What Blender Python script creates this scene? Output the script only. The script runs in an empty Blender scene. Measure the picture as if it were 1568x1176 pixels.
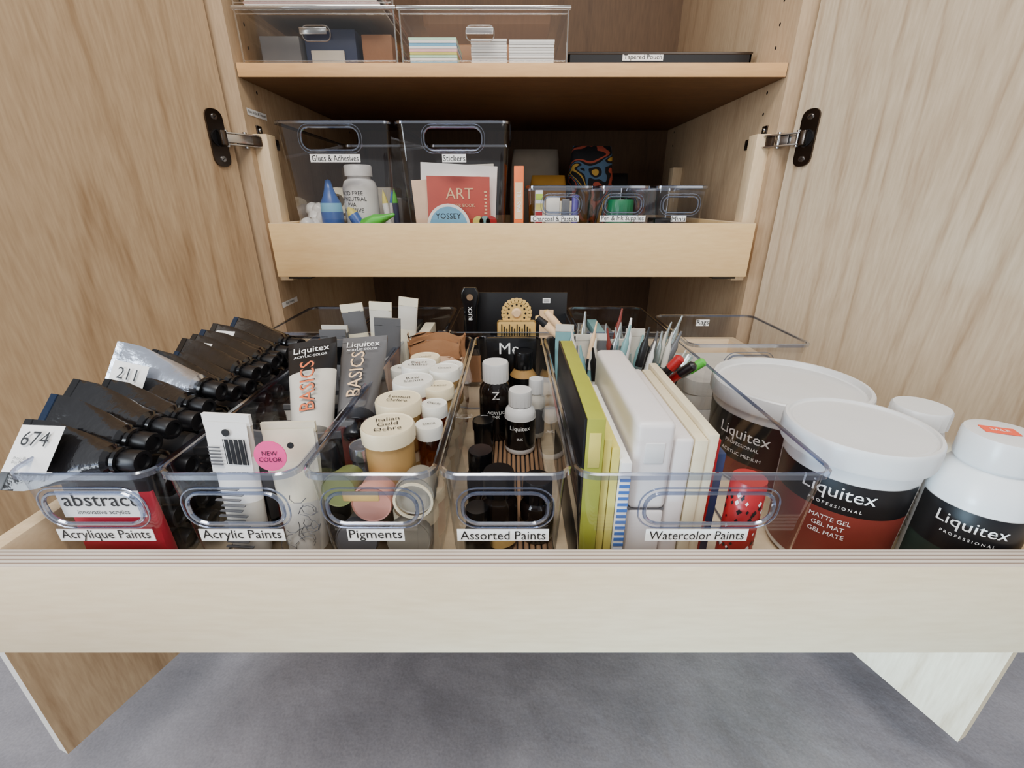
import bpy, bmesh, math, random
from mathutils import Matrix, Vector
from mathutils.geometry import tessellate_polygon
H=.83
random.seed(7)
def U(a,b): return random.uniform(a,b)
pi=math.pi
# ------------------------------------------------------------------ materials
def s2l(c):
    return tuple(((x/255)/12.92 if x/255<=.04045 else ((x/255+.055)/1.055)**2.4) for x in c)
def base(name):
    m=bpy.data.materials.new(name); m.use_nodes=True
    nt=m.node_tree; b=nt.nodes['Principled BSDF']; return m,nt,b
def N(nt,t,**k):
    n=nt.nodes.new(t)
    for a,v in k.items():
        if a in n.inputs: n.inputs[a].default_value=v
        else: setattr(n,a,v)
    return n
_mc={}
def M_(name,rgb,rough=.5,metal=0,var=.06,scale=40,bump=0,spec=.5):
    if name in _mc: return _mc[name]
    m,nt,b=base(name); c=s2l(rgb)
    tc=N(nt,'ShaderNodeTexCoord'); no=N(nt,'ShaderNodeTexNoise'); no.inputs['Scale'].default_value=scale; no.inputs['Detail'].default_value=4
    nt.links.new(tc.outputs['Object'],no.inputs['Vector'])
    r=N(nt,'ShaderNodeValToRGB'); r.color_ramp.elements[0].position=.3; r.color_ramp.elements[1].position=.7
    r.color_ramp.elements[0].color=tuple(x*(1-var) for x in c)+(1,); r.color_ramp.elements[1].color=tuple(min(1,x*(1+var)) for x in c)+(1,)
    nt.links.new(no.outputs['Fac'],r.inputs['Fac']); nt.links.new(r.outputs['Color'],b.inputs['Base Color'])
    b.inputs['Roughness'].default_value=rough; b.inputs['Metallic'].default_value=metal
    b.inputs['Specular IOR Level'].default_value=spec
    if bump:
        bp=N(nt,'ShaderNodeBump'); bp.inputs['Strength'].default_value=bump; bp.inputs['Distance'].default_value=.002
        nt.links.new(no.outputs['Fac'],bp.inputs['Height']); nt.links.new(bp.outputs['Normal'],b.inputs['Normal'])
    _mc[name]=m; return m
def wood(name,light,dark,sc,rings=9,amt=.5,rough=.5,seed=0,ns=2.4):
    m,nt,b=base(name)
    tc=N(nt,'ShaderNodeTexCoord'); mp=N(nt,'ShaderNodeMapping'); mp.inputs['Scale'].default_value=sc; mp.inputs['Location'].default_value=(seed,seed*.7,seed*.3)
    nt.links.new(tc.outputs['Object'],mp.inputs['Vector'])
    no=N(nt,'ShaderNodeTexNoise'); no.inputs['Scale'].default_value=ns; no.inputs['Detail'].default_value=1.2; no.inputs['Roughness'].default_value=.35
    nt.links.new(mp.outputs['Vector'],no.inputs['Vector'])
    mu=N(nt,'ShaderNodeMath',operation='MULTIPLY'); mu.inputs[1].default_value=rings; nt.links.new(no.outputs['Fac'],mu.inputs[0])
    pp=N(nt,'ShaderNodeMath',operation='FRACT'); nt.links.new(mu.outputs[0],pp.inputs[0])
    mr=N(nt,'ShaderNodeValToRGB'); e=mr.color_ramp.elements; e[0].position=0; e[0].color=(.3,.3,.3,1); e[1].position=1; e[1].color=(.3,.3,.3,1)
    for p,c in((.08,0),(.60,.05),(.90,1)): x=e.new(p); x.color=(c,c,c,1)
    nt.links.new(pp.outputs[0],mr.inputs['Fac'])
    st=N(nt,'ShaderNodeTexNoise'); st.inputs['Scale'].default_value=38; st.inputs['Detail'].default_value=3; nt.links.new(mp.outputs['Vector'],st.inputs['Vector'])
    sm=N(nt,'ShaderNodeMath',operation='MULTIPLY_ADD',use_clamp=True); sm.inputs[1].default_value=2.6; sm.inputs[2].default_value=-.65; nt.links.new(st.outputs['Fac'],sm.inputs[0])
    fine=N(nt,'ShaderNodeTexNoise'); fine.inputs['Scale'].default_value=150; fine.inputs['Detail'].default_value=3
    nt.links.new(mp.outputs['Vector'],fine.inputs['Vector'])
    a0=N(nt,'ShaderNodeMath',operation='MULTIPLY'); nt.links.new(mr.outputs['Color'],a0.inputs[0]); nt.links.new(sm.outputs[0],a0.inputs[1])
    a=N(nt,'ShaderNodeMath',operation='MULTIPLY'); a.inputs[1].default_value=amt; nt.links.new(a0.outputs[0],a.inputs[0])
    f2=N(nt,'ShaderNodeMath',operation='MULTIPLY_ADD'); f2.inputs[1].default_value=1.1; f2.inputs[2].default_value=-.33; nt.links.new(fine.outputs['Fac'],f2.inputs[0])
    ad=N(nt,'ShaderNodeMath',operation='ADD',use_clamp=True); nt.links.new(a.outputs[0],ad.inputs[0]); nt.links.new(f2.outputs[0],ad.inputs[1])
    mx=N(nt,'ShaderNodeMix',data_type='RGBA'); mx.inputs[6].default_value=s2l(light)+(1,); mx.inputs[7].default_value=s2l(dark)+(1,)
    nt.links.new(ad.outputs[0],mx.inputs[0]); nt.links.new(mx.outputs[2],b.inputs['Base Color'])
    b.inputs['Roughness'].default_value=rough; b.inputs['Specular IOR Level'].default_value=.35
    return m
def clear(name,tint,f0,f1,rough=.04,col=(1,1,1)):
    m=bpy.data.materials.new(name); m.use_nodes=True; nt=m.node_tree; nt.nodes.clear()
    o=N(nt,'ShaderNodeOutputMaterial'); t=N(nt,'ShaderNodeBsdfTransparent'); t.inputs[0].default_value=tint+(1,)
    g=N(nt,'ShaderNodeBsdfPrincipled'); g.inputs['Base Color'].default_value=col+(1,); g.inputs['Metallic'].default_value=1; g.inputs['Roughness'].default_value=rough
    lw=N(nt,'ShaderNodeLayerWeight'); lw.inputs[0].default_value=.5
    pw=N(nt,'ShaderNodeMath',operation='POWER'); pw.inputs[1].default_value=3; nt.links.new(lw.outputs['Facing'],pw.inputs[0])
    ma=N(nt,'ShaderNodeMath',operation='MULTIPLY_ADD',use_clamp=True); ma.inputs[1].default_value=f1; ma.inputs[2].default_value=f0; nt.links.new(pw.outputs[0],ma.inputs[0])
    mx=N(nt,'ShaderNodeMixShader'); nt.links.new(ma.outputs[0],mx.inputs[0]); nt.links.new(t.outputs[0],mx.inputs[1]); nt.links.new(g.outputs[0],mx.inputs[2])
    nt.links.new(mx.outputs[0],o.inputs[0]); return m
CLR=clear('clear_plastic',(.92,.93,.955),.035,.55)
RIM=clear('clear_plastic_rim',(.54,.60,.73),.25,.6,.1,(.9,.93,1))
RIMN=clear('clear_handle_plastic',(.8,.8,.8),.35,.5,.15,(1,.98,.95))
SMK=clear('smoky_plastic',(.90,.88,.86),.05,.45)
AMB=clear('amber_glass',(.55,.25,.05),.08,.5)
DRW=wood('maple_drawer_front',(240,217,180),(220,192,150),(.25,1,1.6),5,.4,.45,3)
DRW2=wood('maple_pullout_front',(230,196,142),(212,172,118),(.25,1,1.6),5,.4,.45,11)
DOORL=wood('maple_door_veneer',(193,166,132),(146,116,84),(1.7,1.7,.17),14,.6,.5,1)
DOORR=wood('maple_door_veneer_lit',(200,182,156),(160,136,108),(1.7,1.7,.17),14,.6,.42,8)  # same maple as the left door, paler: daylight on this side put into the colour
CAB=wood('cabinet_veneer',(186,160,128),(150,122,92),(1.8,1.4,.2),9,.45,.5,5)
CABD=wood('cabinet_back_shaded',(96,72,50),(70,50,34),(1.5,1,.2),8,.5,.6,6)  # cabinet wood darkened, the shade deep inside is in the colour
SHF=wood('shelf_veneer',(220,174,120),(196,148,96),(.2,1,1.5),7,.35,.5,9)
SHU=wood('shelf_underside_shaded',(116,84,54),(90,64,40),(.2,1,1.5),7,.35,.55,2)  # shelf wood darkened, the shadow under the boards is painted in
STR=wood('spacer_wood',(218,194,158),(192,162,122),(1.5,1.5,.2),6,.3,.5,4)
EDGE=M_('edge_band',(228,222,212),.5)
def ply():
    m,nt,b=base('plywood_edge'); tc=N(nt,'ShaderNodeTexCoord'); mp=N(nt,'ShaderNodeMapping'); mp.inputs['Scale'].default_value=(.5,60,60)
    nt.links.new(tc.outputs['Object'],mp.inputs['Vector'])
    w=N(nt,'ShaderNodeTexWave',bands_direction='Y'); w.inputs['Scale'].default_value=1.4; w.inputs['Distortion'].default_value=1.2; w.inputs['Detail'].default_value=4
    nt.links.new(mp.outputs['Vector'],w.inputs['Vector'])
    r=N(nt,'ShaderNodeValToRGB'); r.color_ramp.elements[0].color=s2l((134,112,96))+(1,); r.color_ramp.elements[1].color=s2l((210,198,184))+(1,)
    r.color_ramp.elements[1].position=.55
    nt.links.new(w.outputs['Fac'],r.inputs['Fac']); nt.links.new(r.outputs['Color'],b.inputs['Base Color']); b.inputs['Roughness'].default_value=.6; return m
PLY=ply()
def concrete():
    m,nt,b=base('concrete_floor'); tc=N(nt,'ShaderNodeTexCoord')
    a=N(nt,'ShaderNodeTexNoise'); a.inputs['Scale'].default_value=5; a.inputs['Detail'].default_value=10; a.inputs['Roughness'].default_value=.62; a.inputs['Distortion'].default_value=.5
    c=N(nt,'ShaderNodeTexNoise'); c.inputs['Scale'].default_value=240; c.inputs['Detail'].default_value=3
    d=N(nt,'ShaderNodeTexNoise'); d.inputs['Scale'].default_value=42; d.inputs['Detail'].default_value=6
    for x in(a,c,d): nt.links.new(tc.outputs['Object'],x.inputs['Vector'])
    r=N(nt,'ShaderNodeValToRGB'); r.color_ramp.elements[0].position=.3; r.color_ramp.elements[1].position=.7
    r.color_ramp.elements[0].color=s2l((116,114,120))+(1,); r.color_ramp.elements[1].color=s2l((154,151,157))+(1,)
    nt.links.new(a.outputs['Fac'],r.inputs['Fac'])
    r2=N(nt,'ShaderNodeValToRGB'); r2.color_ramp.elements[0].position=.35; r2.color_ramp.elements[1].position=.65
    r2.color_ramp.elements[0].color=(.87,.87,.88,1); r2.color_ramp.elements[1].color=(1.05,1.05,1.05,1); nt.links.new(c.outputs['Fac'],r2.inputs['Fac'])
    mx=N(nt,'ShaderNodeMix',data_type='RGBA',blend_type='MULTIPLY'); mx.inputs[0].default_value=1
    nt.links.new(r.outputs['Color'],mx.inputs[6]); nt.links.new(r2.outputs['Color'],mx.inputs[7]); nt.links.new(mx.outputs[2],b.inputs['Base Color'])
    bp=N(nt,'ShaderNodeBump'); bp.inputs['Strength'].default_value=.4; bp.inputs['Distance'].default_value=.004; nt.links.new(d.outputs['Fac'],bp.inputs['Height']); nt.links.new(bp.outputs['Normal'],b.inputs['Normal'])
    b.inputs['Roughness'].default_value=.38; return m
CONC=concrete()
WHT=M_('white_plastic',(220,220,219),.3,var=.02); PAP=M_('paper_label',(242,241,238),.6,var=.02); INK=M_('black_ink',(8,8,10),.5,var=.02)
BLK=M_('black_plastic',(10,10,12),.18,var=.1,spec=.6); BLKM=M_('black_matte',(14,14,17),.4,var=.1); CRM=M_('cream_plastic',(222,214,190),.4)
FOIL=M_('black_foil',(14,14,17),.15,var=.2,scale=70,bump=.5,spec=.8)
NIK=M_('dark_nickel',(92,84,78),.26,metal=1); STL=M_('steel',(190,190,190),.22,metal=1); SLV=M_('silver_foil',(196,202,214),.18,metal=.9,scale=70,bump=.4)
RED=M_('red_label',(190,34,56),.4); DRED=M_('brick_label',(116,44,36),.45); PINK=M_('pink_sticker',(240,70,144),.5); ORG=M_('orange_print',(210,100,50),.5)
OLV=M_('olive_box',(156,160,56),.45); YEL=M_('yellow_box',(210,198,98),.45); BLU=M_('blue_print',(56,104,176),.45); CRMB=M_('cream_box',(226,214,182),.5)
OCH=M_('ochre_pigment',(180,142,84),.6); TAN=M_('kraft_paper',(146,102,66),.6,bump=.5,scale=60); GRY=M_('grey_tube',(94,94,96),.35); LGR=M_('light_tube',(204,199,188),.35)
GRN=M_('green_plastic',(80,180,60),.35); TEAL=M_('teal_plastic',(116,158,160),.3); GOLD=M_('gold_print',(216,178,106),.4); DKB=M_('navy_box',(38,50,84),.45)
LBL=M_('sky_blue_sticker',(116,180,216),.5); REDP=M_('red_plastic',(158,28,32),.35); PURP=M_('purple_plastic',(90,80,150),.4); BRN=M_('brown_ribbed_liner',(128,98,72),.5)
WAX=M_('white_case',(226,220,218),.3,var=.02); PNKP=M_('pinkish_pigment',(190,134,118),.6); SKN=M_('warm_card',(228,190,146),.6)
CLG=clear('frosted_brush_plastic',(.7,.82,.84),.35,.4,.3,(.9,.97,1))
# ------------------------------------------------------------------ mesh builder
_tx={}
def textgeo(s,size):
    k=(s,size)
    if k in _tx: return _tx[k]
    c=bpy.data.curves.new('t','FONT'); c.body=s; c.size=size; c.align_x='CENTER'; c.align_y='CENTER'; c.resolution_u=2
    o=bpy.data.objects.new('t',c); bpy.context.scene.collection.objects.link(o)
    dg=bpy.context.evaluated_depsgraph_get(); e=o.evaluated_get(dg); me=e.to_mesh()
    v=[(p.co.x,p.co.y) for p in me.vertices]; f=[tuple(p.vertices) for p in me.polygons]
    e.to_mesh_clear(); bpy.data.objects.remove(o); bpy.data.curves.remove(c)
    if v:
        cy=(min(p[1] for p in v)+max(p[1] for p in v))/2; cx=(min(p[0] for p in v)+max(p[0] for p in v))/2
        v=[(a-cx,b-cy) for a,b in v]
    _tx[k]=(v,f); return v,f
def frame(o,z,y):
    z=Vector(z).normalized(); y=Vector(y); x=y.cross(z).normalized(); y=z.cross(x)
    m=Matrix.Identity(4)
    for i in range(3): m[i][0]=x[i]; m[i][1]=y[i]; m[i][2]=z[i]; m[i][3]=o[i]
    return m
def T(*a): return Matrix.Translation(Vector(a))
def RX(d): return Matrix.Rotation(math.radians(d),4,'X')
def RY(d): return Matrix.Rotation(math.radians(d),4,'Y')
def RZ(d): return Matrix.Rotation(math.radians(d),4,'Z')
class MB:
    def __init__(s,name): s.name=name; s.v=[]; s.f=[]; s.m=[]; s.mats=[]
    def mi(s,m):
        if m not in s.mats: s.mats.append(m)
        return s.mats.index(m)
    def add(s,vs,fs,mat,M=None):
        b=len(s.v)
        for p in vs:
            p=Vector(p)
            if M is not None: p=M@p
            s.v.append(tuple(p))
        for i,f in enumerate(fs):
            s.f.append(tuple(b+j for j in f)); s.m.append(s.mi(mat[i] if isinstance(mat,list) else mat))
    def box(s,x0,x1,y0,y1,z0,z1,mat,bev=0,M=None,top=None,front=None,seg=2):
        bm=bmesh.new(); bmesh.ops.create_cube(bm,size=1)
        for v in bm.verts: v.co=Vector(((x0+x1)/2+v.co.x*(x1-x0),(y0+y1)/2+v.co.y*(y1-y0),(z0+z1)/2+v.co.z*(z1-z0)))
        if bev: bmesh.ops.bevel(bm,geom=bm.edges[:],offset=bev,segments=seg,affect='EDGES',profile=.5)
        bm.normal_update(); bm.verts.index_update()
        ms=[]
        for f in bm.faces:
            n=f.normal
            ms.append(top if(top and n.z>.9) else front if(front and n.y<-.9) else mat)
        s.add([v.co.copy() for v in bm.verts],[[v.index for v in f.verts] for f in bm.faces],ms,M); bm.free()
    def lathe(s,prof,M,mat,n=32,ribs=(),amp=.95):
        vs=[];fs=[];ms=[]
        for i,(r,z) in enumerate(prof):
            for k in range(n):
                a=2*pi*k/n; rr=max(r,1e-5)*(amp if(i in ribs and k%2) else 1); vs.append((rr*math.cos(a),rr*math.sin(a),z))
        for i in range(len(prof)-1):
            for k in range(n):
                fs.append((i*n+k,i*n+(k+1)%n,(i+1)*n+(k+1)%n,(i+1)*n+k)); ms.append(mat[i] if isinstance(mat,list) else mat)
        s.add(vs,fs,ms,M)
    def loft(s,rings,mat,M=None,cap0=True,cap1=True,skip=None):
        n=len(rings[0]); vs=[p for r in rings for p in r]; fs=[];ms=[]
        for i in range(len(rings)-1):
            for k in range(n):
                if skip and (i,k) in skip: continue
                fs.append((i*n+k,i*n+(k+1)%n,(i+1)*n+(k+1)%n,(i+1)*n+k)); ms.append(mat[i] if isinstance(mat,list) else mat)
        l=lambda i: mat[i] if isinstance(mat,list) else mat
        if cap0: fs.append(tuple(range(n))[::-1]); ms.append(l(0))
        if cap1: fs.append(tuple((len(rings)-1)*n+k for k in range(n))); ms.append(l(-1))
        s.add(vs,fs,ms,M)
    def sweep(s,path,r,mat,closed=True,n=6,M=None):
        P=[Vector(p) for p in path]; L=len(P); rings=[]
        for i in range(L):
            a=P[(i-1)%L] if(closed or i>0) else P[i]; b=P[(i+1)%L] if(closed or i<L-1) else P[i]
            t=(b-a).normalized(); up=Vector((0,1,0)) if abs(t.y)<.9 else Vector((0,0,1))
            x=t.cross(up).normalized(); y=x.cross(t)
            rings.append([tuple(P[i]+x*r*math.cos(2*pi*k/n)+y*r*math.sin(2*pi*k/n)) for k in range(n)])
        if closed: rings.append(rings[0])
        s.loft(rings,mat,M,not closed,not closed)
    def text(s,t,size,M,mat=None,wrap=None):
        v,f=textgeo(t,size)
        if wrap is None: vs=[(a,b,0) for a,b in v]
        else:
            r,a0=wrap; vs=[(r*math.cos(a0+a/r),r*math.sin(a0+a/r),b) for a,b in v]
        s.add(vs,f,mat or INK,M)
    def label(s,t,cx,y,cz,w,h,tilt=0,size=None):
        Mx=T(cx,y,cz)@RX(90+tilt)
        s.add([(-w/2,-h/2,0),(w/2,-h/2,0),(w/2,h/2,0),(-w/2,h/2,0),(-w/2,-h/2,-.0004),(w/2,-h/2,-.0004),(w/2,h/2,-.0004),(-w/2,h/2,-.0004)],
              [(0,1,2,3),(7,6,5,4),(0,4,5,1),(1,5,6,2),(2,6,7,3),(3,7,4,0)],PAP,Mx)
        v,f=textgeo(t,.01); ww=max(a for a,b in v)-min(a for a,b in v)
        kx=w*.93/ww; ky=min(kx*1.25,h*.9/.0085)
        s.add([(a*kx,b*ky,.0004) for a,b in v],f,INK,Mx)
    def build(s,smooth=35):
        me=bpy.data.meshes.new(s.name)
        P=[Vector(p) for p in s.v]
        c=Vector(((min(p.x for p in P)+max(p.x for p in P))/2,(min(p.y for p in P)+max(p.y for p in P))/2,min(p.z for p in P)))
        me.from_pydata([tuple(p-c) for p in P],[],s.f)
        for m in s.mats: me.materials.append(m)
        for i,p in enumerate(me.polygons): p.material_index=s.m[i]; p.use_smooth=True
        me.update()
        me.set_sharp_from_angle(angle=math.radians(smooth))
        o=bpy.data.objects.new(s.name,me); o.location=c+Vector((0,0,H)); bpy.context.scene.collection.objects.link(o); return o
def rrect(x0,x1,y0,y1,r,z,n=5):
    o=[]
    for cx,cy,a0 in((x0+r,y0+r,180),(x1-r,y0+r,270),(x1-r,y1-r,0),(x0+r,y1-r,90)):
        for k in range(n+1):
            a=math.radians(a0+90*k/n); o.append((cx+r*math.cos(a),cy+r*math.sin(a),z))
    return o
def stadium(cx,cz,w,h,yf,n=8):
    r=h*.42; o=[]
    for sx,sz,a0 in((1,1,0),(-1,1,90),(-1,-1,180),(1,-1,270)):
        for k in range(n+1):
            a=math.radians(a0+90*k/n); x=cx+sx*(w/2-r)+r*math.cos(a); z=cz+sz*(h/2-r)+r*math.sin(a); o.append((x,yf(z),z))
    return o
def bin_(name,x0,x1,y0,y1,z0,z1,handle=None,label=None,tap=.007,rad=.012,backh=False,mat=None,lip=.0035,rim=None):
    mat=mat or CLR; rim=rim or RIM
    mb=MB(name); n=5; lp=lip
    X0,X1,Y0,Y1=x0+lp,x1-lp,y0+lp,y1-lp
    r0=rrect(X0+tap+.003,X1-tap-.003,Y0+tap+.003,Y1-tap-.003,rad*.7,z0,n)
    r1=rrect(X0+tap,X1-tap,Y0+tap,Y1-tap,rad*.9,z0+.005,n)
    r2=rrect(X0,X1,Y0,Y1,rad,z1,n)
    yf=lambda z: Y0+tap*(1-(z-z0-.005)/(z1-z0-.005))
    skip=set()
    if handle: skip.add((1,n))
    mb.loft([r0,r1,r2],mat,cap0=True,cap1=False,skip=skip)
    if handle:
        hx,hz,w,h=handle
        out=[r1[n],r1[n+1],r2[n+1],r2[n]]; st=stadium(hx,hz,w,h,yf)
        tr=tessellate_polygon([[Vector((p[0],p[2],0)) for p in out],[Vector((p[0],p[2],0)) for p in st]])
        mb.add(out+st,[tuple(t) for t in tr],mat)
        mb.sweep([(p[0],p[1]-.0006,p[2]) for p in st],.0016,rim)
        mb.sweep([(p[0],p[1]-.0004,p[2]) for p in stadium(hx,hz,w+.009,h+.009,yf)],.0007,rim)
    mb.loft([rrect(X0-d,X1+d,Y0-d,Y1+d,rad+d,z,n) for d,z in((0,z1-.001),(.0,z1+.001),(lp*.5,z1+.0016),(lp,z1+.0004),(lp,z1-.0035))],rim,cap0=False,cap1=False)
    mb.sweep(r0,.0011,rim)
    if label:
        t,cx,cz,w,h=label; mb.label(t,cx,yf(cz)-.0016,cz,w,h)
    return mb.build()
def ptube(mb,M,L,r,w,body,cap,tail,band=None,capl=.018,capr=.011,ribs=True,flat=1.3,rng=(.5,.8)):
    """paint tube: cap at local z=0, flat crimped tail at z=L. wide along local x"""
    mb.lathe([(0,.002),(capr*.6,.002),(capr*.65,0),(capr*.92,0),(capr,.0015),(capr,capl-.001),(capr*.9,capl),(0,capl)],M,cap,24,ribs=(4,5) if ribs else (),amp=.92)
    n=20; rings=[];ms=[]
    z0=capl+.003
    rings.append([(capr*.6*math.cos(2*pi*k/n),capr*.6*math.sin(2*pi*k/n),capl-.001) for k in range(n)])
    rings.append([(capr*.6*math.cos(2*pi*k/n),capr*.6*math.sin(2*pi*k/n),z0) for k in range(n)]); ms.append(body)
    for i in range(0,10):
        t=i/9; a=r+(w/2-r)*min(1,t*1.25); b=max(.0011,r*(1-t**flat)) if flat>=1 else max(.0011,r*(1-t)**(1/flat)); z=z0+.005+(L-z0-.005)*t*.93
        rings.append([(a*math.cos(2*pi*k/n),b*math.sin(2*pi*k/n),z) for k in range(n)])
        ms.append(band if(band and rng[0]<=t<=rng[1]) else body)
    rings.append([(w/2*math.cos(2*pi*k/n),.0018*math.sin(2*pi*k/n),L*.935) for k in range(n)]); ms.append(tail)
    rings.append([(w/2*math.cos(2*pi*k/n),.0014*math.sin(2*pi*k/n),L) for k in range(n)]); ms.append(tail)
    for ri in(-1,-2,-3):
        z=rings[ri][0][2]; b=.0016
        rings[ri]=[(w/2*max(-1,min(1,1.25*math.cos(2*pi*k/n))),b*(1 if math.sin(2*pi*k/n)>0 else -1),z) for k in range(n)]
    mb.loft(rings,ms+[tail],M)
def bottle(mb,x,y,z,r,h,capr,caph,body,cap,labm=None,lz=None,ribs=True,n=32):
    sh=h-caph
    p=[(0,0),(r*.92,0),(r,.003)]; m=[body,body]
    a,b=(lz if lz else (sh*.15,sh*.7))
    p+=[(r,a),(r*1.01,a),(r*1.01,b),(r,b)]; m+=[body,body,labm or body,body]
    p+=[(r,sh*.82),(r*.93,sh*.9),(capr*.9,sh-.001),(capr*.9,sh)]; m+=[body]*4
    mb.lathe(p,T(x,y,z),m,n)
    mb.lathe([(0,sh),(capr,sh),(capr,h-.002),(capr*.93,h),(0,h)],T(x,y,z),cap,40,ribs=(1,2) if ribs else ())
def jar(mb,x,y,z,r,h,body,lid,lh=.012,M=None,ring=None):
    M=M or T(x,y,z)
    mb.lathe([(0,0),(r*.85,0),(r*.9,.003),(r*.9,h-lh)],M,body,28)
    mb.lathe([(r*.9,h-lh),(r,h-lh),(r,h-.0015),(r*.95,h),(r*.9,h-.0008),(0,h-.0008)],M,lid,48,ribs=(1,2),amp=.975)
# ------------------------------------------------------------------ room
mb=MB('floor'); mb.box(-4,4,-4,1.62,-.93,-.83,CONC); mb.build()
mb=MB('wall_back'); mb.box(-4,4,1.5,1.6,-.83,1.9,M_('wall_paint',(214,212,206),.8,bump=.2,scale=80)); mb.build()
# ------------------------------------------------------------------ cabinet
YF=.842; YB=1.43
mb=MB('cabinet')
mb.box(-.480,-.44,YF,YB+.02,-.7155,1.1,CAB,.0006); mb.box(.44,.480,YF,YB+.02,-.7155,1.1,CAB,.0006)
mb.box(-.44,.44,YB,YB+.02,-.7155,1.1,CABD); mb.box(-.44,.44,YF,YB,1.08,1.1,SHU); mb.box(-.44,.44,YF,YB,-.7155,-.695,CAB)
mb.box(-.475,.475,YF+.06,YB+.015,-.83,-.7155,BLKM)
for sx in(-1,1):
    for yy in(.875,1.35):
        for k in range(12):
            z=-.02+k*.032
            mb.lathe([(0,0),(.0026,0),(.0026,.0004),(0,.0004)],T(sx*.4402,yy+.024,z)@RY(-90*sx),INK,10)
    mb.box(*sorted((sx*.44,sx*.416)),.856,.886,-.14,.105,STR,.001)
    mb.box(*sorted((sx*.44,sx*.416)),1.27,1.30,-.14,.08,STR,.001)
    mb.box(*sorted((sx*.44,sx*.424)),.90,1.27,-.125,-.11,STL)
for t,y,z in(('Paint Sticks & Crayons',.885,.138),('Body Painting',.875,-.185)):
    Mx=T(-.4393,y,z)@RZ(90)@RX(90)
    mb.add([(-.032,-.005,0),(.032,-.005,0),(.032,.005,0),(-.032,.005,0)],[(0,1,2,3)],PAP,Mx)
    mb.text(t,.0062,Mx@T(0,0,.0005))
mb.build()
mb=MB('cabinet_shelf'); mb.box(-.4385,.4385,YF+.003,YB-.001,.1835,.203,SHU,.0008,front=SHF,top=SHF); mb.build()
def door(sg,P0,P1,name,wm):
    mb=MB(name); P0=Vector(P0);P1=Vector(P1); d=(P1-P0).normalized(); nrm=Vector((-sg*abs(d.y),-abs(d.x))); th=.019
    z0,z1=-.7155,1.09
    a,b=P0,P1; c,e=P1-nrm*th,P0-nrm*th
    pts=[a,b,c,e]
    vs=[(p.x,p.y,z) for z in(z0,z1) for p in pts]
    mb.add(vs,[(0,1,5,4),(1,2,6,5),(2,3,7,6),(3,0,4,7),(3,2,1,0),(4,5,6,7)],[wm,EDGE if sg<0 else STR,wm,wm,EDGE,EDGE])
    mb.build(20)
    return P0,d,nrm
for sg,P0,P1,wm in((-1,(-.463,.834),(-.621,.377),DOORL),(1,(.463,.834),(.637,.392),DOORR)):
    P0,d,nrm=door(sg,P0,P1,'cabinet_door',wm)
    for hz in(.093,-.60,.98):
        mb=MB('door_hinge'); q=P0+d*.028
        Mx=frame((q.x,q.y,hz),(nrm.x,nrm.y,0),(0,0,1))
        rr=[rrect(-.015,.015,-.041,.041,.012,z) for z in(.0002,.0025,.0032)]
        mb.loft(rr,NIK,Mx)
        mb.lathe([(0,.0033),(.0125,.0033),(.0125,.0048),(.0112,.0048),(.0105,.0038),(0,.0038)],Mx,BLKM,24)
        for y in(-.030,.030):
            mb.lathe([(0,.003),(.0048,.003),(.0042,.0052),(0,.0052)],Mx@T(0,y,0),STL,14); mb.box(-.0032,.0032,-.0006,.0006,.0050,.0056,BLKM,M=Mx@T(0,y,0)@RZ(35))
        A=Vector((q.x,q.y,hz))+Vector((nrm.x,nrm.y,0))*.008; B=Vector((sg*.422,.872,hz))
        dr=(B-A); L=dr.length; Ma=frame(A,dr,(0,0,1))
        for yy in(-.0095,.0070): mb.box(-.005,.005,yy,yy+.0025,0,L,STL,.0008,Ma)
        mb.box(-.006,.001,-.007,.007,L*.3,L,NIK,.001,Ma); mb.box(-.008,-.004,-.006,.006,.0,L*.6,STL,.001,Ma)
        for q_ in(.12,.5,.85): mb.lathe([(0,-.012),(.0032,-.012),(.0032,.012),(0,.012)],Ma@T(0,0,L*q_)@RX(90),STL,12)
        mb.box(-.010,.006,-.011,.011,-.004,.006,NIK,.002,Ma)
        xa,xb=sorted((sg*.4398,sg*.437)); mb.box(xa,xb,.846,.905,hz-.009,hz+.009,NIK,.001); mb.box(xa,xb,.872,.888,hz-.027,hz+.027,NIK,.001)
        xa,xb=sorted((sg*.437,sg*.422)); mb.box(xa,xb,.862,.912,hz-.009,hz+.009,STL,.002)
        for z in(-.02,.02): mb.lathe([(0,0),(.004,0),(.0035,.002),(0,.002)],T(sg*.437,.88,hz+z)@RY(-90*sg),STL,12)
        for yy in(.87,.895): mb.lathe([(0,0),(.0038,0),(.0033,.0025),(0,.0025)],T(sg*.422,yy,hz)@RY(-90*sg),NIK,12)
        mb.build()
# ------------------------------------------------------------------ drawers
def drawer(name,x0,x1,yf,yb,z0,z1,fz,fx0,fx1,DRW,th=.018):
    mb=MB(name)
    mb.box(fx0,fx1,yf,yf+th,z0,z1,DRW,.0008,top=PLY)
    mb.box(x0-.015,x0,yf+th,yb,z0+.006,z1,DRW,.0006,top=STR); mb.box(x1,x1+.015,yf+th,yb,z0+.006,z1,DRW,.0006,top=STR)
    mb.box(x0,x1,yb-.015,yb,z0+.006,z1,DRW,.0006,top=STR); mb.box(x0,x1,yf+th,yb-.015,fz-.009,fz,DRW)
    for a,b in((x0-.012,x0+.03),(x1-.03,x1+.012)):
        mb.box(a,b,yf+th+.004,yf+th+.07,z0-.007,z0+.006,BLKM,.001)
        mb.box((a+b)/2-.008,(a+b)/2+.008,yf+.09,yb,z0-.004,z0+.006,STL,.001)
    return mb.build()
drawer('drawer',-.392,.418,.248,.838,-.3365,-.246,-.314,-.42,.434,DRW)
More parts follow.
